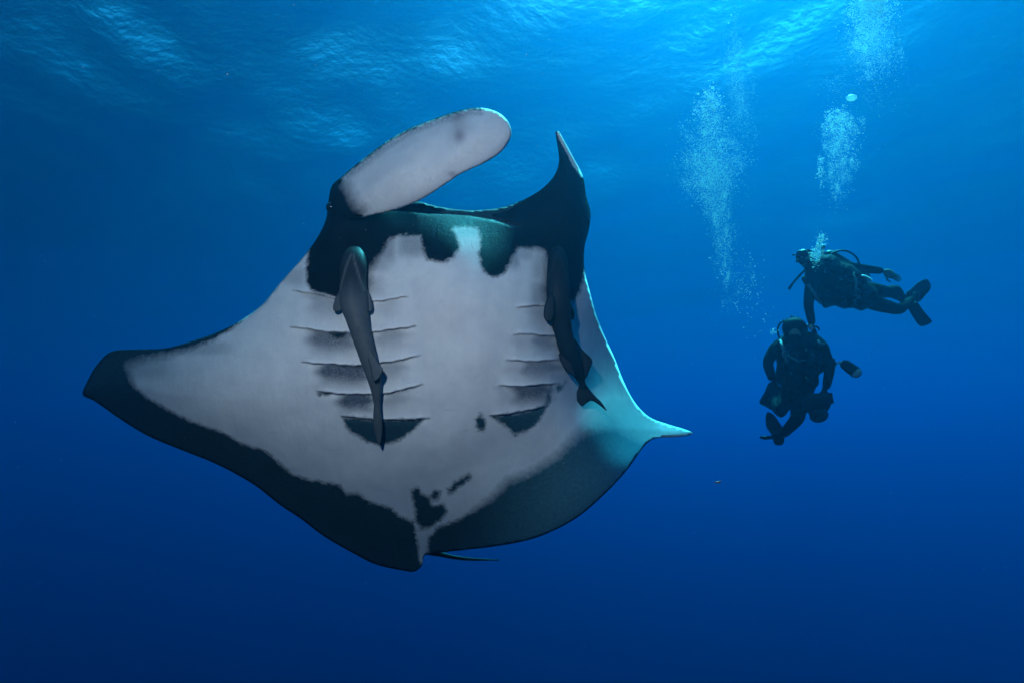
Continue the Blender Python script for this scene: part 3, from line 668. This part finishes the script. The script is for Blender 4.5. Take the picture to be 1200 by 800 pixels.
def ico(sub):
    bm = bmesh.new(); bmesh.ops.create_icosphere(bm, subdivisions=sub, radius=1)
    v = np.array([tuple(x.co) for x in bm.verts]); f = np.array([[x.index for x in q.verts] for q in bm.faces]); bm.free(); return v, f
ICO1 = ico(1)
OCTA = (np.array([(1,0,0),(0,1,0),(-1,0,0),(0,-1,0),(0,0,1),(0,0,-1)], float), np.array([(0,1,4),(1,2,4),(2,3,4),(3,0,4),(1,0,5),(2,1,5),(3,2,5),(0,3,5)]))
def swarm(pts, rad, squash=None, base=ICO1):
    v, f = base; n = len(pts); s = np.ones((n, 3)) if squash is None else squash
    co = (v[None] * (rad[:, None] * s)[:, None, :] + pts[:, None, :]).reshape(-1, 3)
    fs = (f[None] + (np.arange(n) * len(v))[:, None, None]).reshape(-1, 3)
    return co, fs.tolist(), {}
RNG = np.random.RandomState(11)
def plume(label, blobs, dist, big):
    """blobs: (x, y, spread x, spread y, count, smallest, largest radius in mm)"""
    pts, rad = [], []
    for x, y, sx, sy, n, r0, r1 in blobs:
        n = int(n * 2.5)
        k = max(3, n // 160); cx, cyy, cs = RNG.normal(x, sx, k), RNG.normal(y, sy, k), RNG.uniform(.12, .4, k); w_ = RNG.randint(0, k, n); own = RNG.rand(n) < .4
        q = np.stack([np.where(own, cx[w_] + RNG.normal(0, sx, n) * cs[w_], RNG.normal(x, sx, n)), np.where(own, cyy[w_] + RNG.normal(0, sy, n) * cs[w_], RNG.normal(y, sy, n))], -1)
        z = dist + RNG.normal(0, sx * dist / F * .8, n)
        pts.append(PA(q, z)); rad.append((r0 + (r1 - r0) * RNG.beta(1, 3.2, n)) * 1.12 / 1000)
    for x, y, r in big:
        pts.append(PA(np.array([[x, y]], float), np.array([dist - .05]))); rad.append(np.array([r / 1000]))
    pts = np.concatenate(pts); rad = np.concatenate(rad)
    o0 = np.array(P(blobs[-1][0], blobs[-1][1], dist))
    sq = np.stack([RNG.uniform(.9, 1.25, len(rad)), RNG.uniform(.9, 1.25, len(rad)), RNG.uniform(.6, .95, len(rad))], -1)
    big_ = rad > .0062
    o = link('bubbles', mesh('bubbles', join([swarm(pts[big_], rad[big_], sq[big_]), swarm(pts[~big_], rad[~big_], sq[~big_], OCTA)]), o0, False), None, bub); o.location = o0
    return tag(o, label, 'bubbles', 'exhaled bubble columns', 'stuff')
def big_list(x, y, sx, sy, n, r0=10, r1=22): return [(RNG.normal(x, sx), RNG.normal(y, sy), RNG.uniform(r0, r1)) for _ in range(n)]
plume('dense column of exhaled bubbles nearest the manta, swelling at mid height', [(834,120,7,10,420,3,9),(831,150,11,14,700,2.5,8),(831,188,17,18,2300,2,6.5),(835,206,15,17,2300,2,6.5),(841,238,8,16,900,2,6),(845,275,6,18,600,2,6),(850,310,7,16,260,2,6),(862,335,12,22,150,2,6)],
      8.5, big_list(833,115,6,9,14) + big_list(814,128,3,6,6,7,13) + big_list(832,150,10,14,16,8,14) + big_list(846,285,7,20,12,7,12) + [(835,103,26)])
plume('faint thin column of bubbles rising behind the dense one', [(861,70,6,26,900,2,5),(866,110,8,22,1000,2,5),(872,145,8,18,400,2,5)], 10.5, big_list(858,22,2,3,2,12,18))
plume('cloud of bubbles rising above the swimming diver', [(983,142,8,8,380,3,9),(985,160,11,12,800,2,7),(984,182,10,14,600,2,6),(981,212,8,16,420,2,6),(962,205,3,10,70,3,9)],
      8.6, big_list(979,140,6,7,14) + big_list(960,204,3,7,8,7,13) + big_list(985,170,12,16,14,7,12) + [(981,130,25)])
plume('bright bubble cloud at the top edge under the surface', [(1022,-4,13,12,800,3.5,13),(1021,18,13,14,850,3.5,12),(1018,45,14,14,1700,2,6),(1026,75,16,16,600,2,6),(1010,100,26,22,220,2,5)], 9.2, big_list(1020,15,9,14,20,8,14))
plume('small burst of bubbles leaving the swimming diver mouth', [(957,298,3.5,6,150,3,10),(962,282,3.5,5,90,3,9)], 7.55, big_list(953,297,3.5,5,14,9,18) + big_list(962,281,3,4,7,9,16) + [(964,276,24),(953,313,14)])
plume('few bubbles beside the lower diver shoulder', [(906,388,3,2,12,3,8),(880,345,12,30,60,3,8)], 7.4, big_list(906,389,3,1.5,4,7,11))
bb = ball(P(998,115,8.6), .062, (1.15, 1, .7), 18, 12, axis=UP)
o = link('bubble', mesh('bubble', bb, P(998,115,8.6)), None, bub); o.location = P(998,115,8.6)
tag(o, 'single large domed bubble rising between two bubble clouds', 'bubble')
# marine snow
n = 900; q = np.stack([RNG.uniform(-60, 1260, n), RNG.uniform(-40, 840, n)], -1); z = RNG.uniform(1.6, 9, n)
mn = simple('plankton', (.40, .44, .46), .7)
sp_ = link('plankton', mesh('plankton', swarm(PA(q, z), RNG.uniform(.4, 1.5, n) / 1000 * (.35 + z * .22), RNG.uniform(.5, 1.6, (n, 3)))), None, mn)
tag(sp_, 'tiny pale specks drifting in the water', 'plankton', None, 'stuff')
rd = simple('red_speck', (.55, .10, .05), .5)
c = P(841, 564.5, 4.5)
o = link('drifting_scrap', mesh('drifting_scrap', join([ball(c, .012, (1.6, .7, .6), 10, 6), ball(c + RIGHT * .016 + UP * .006, .008, (1.5, .6, .5), 8, 6), ball(c - RIGHT * .015, .006, (1.2, .8, .7), 8, 6)]), c), None, rd); o.location = c
tag(o, 'tiny orange red scrap drifting below the manta wing tip', 'scrap')
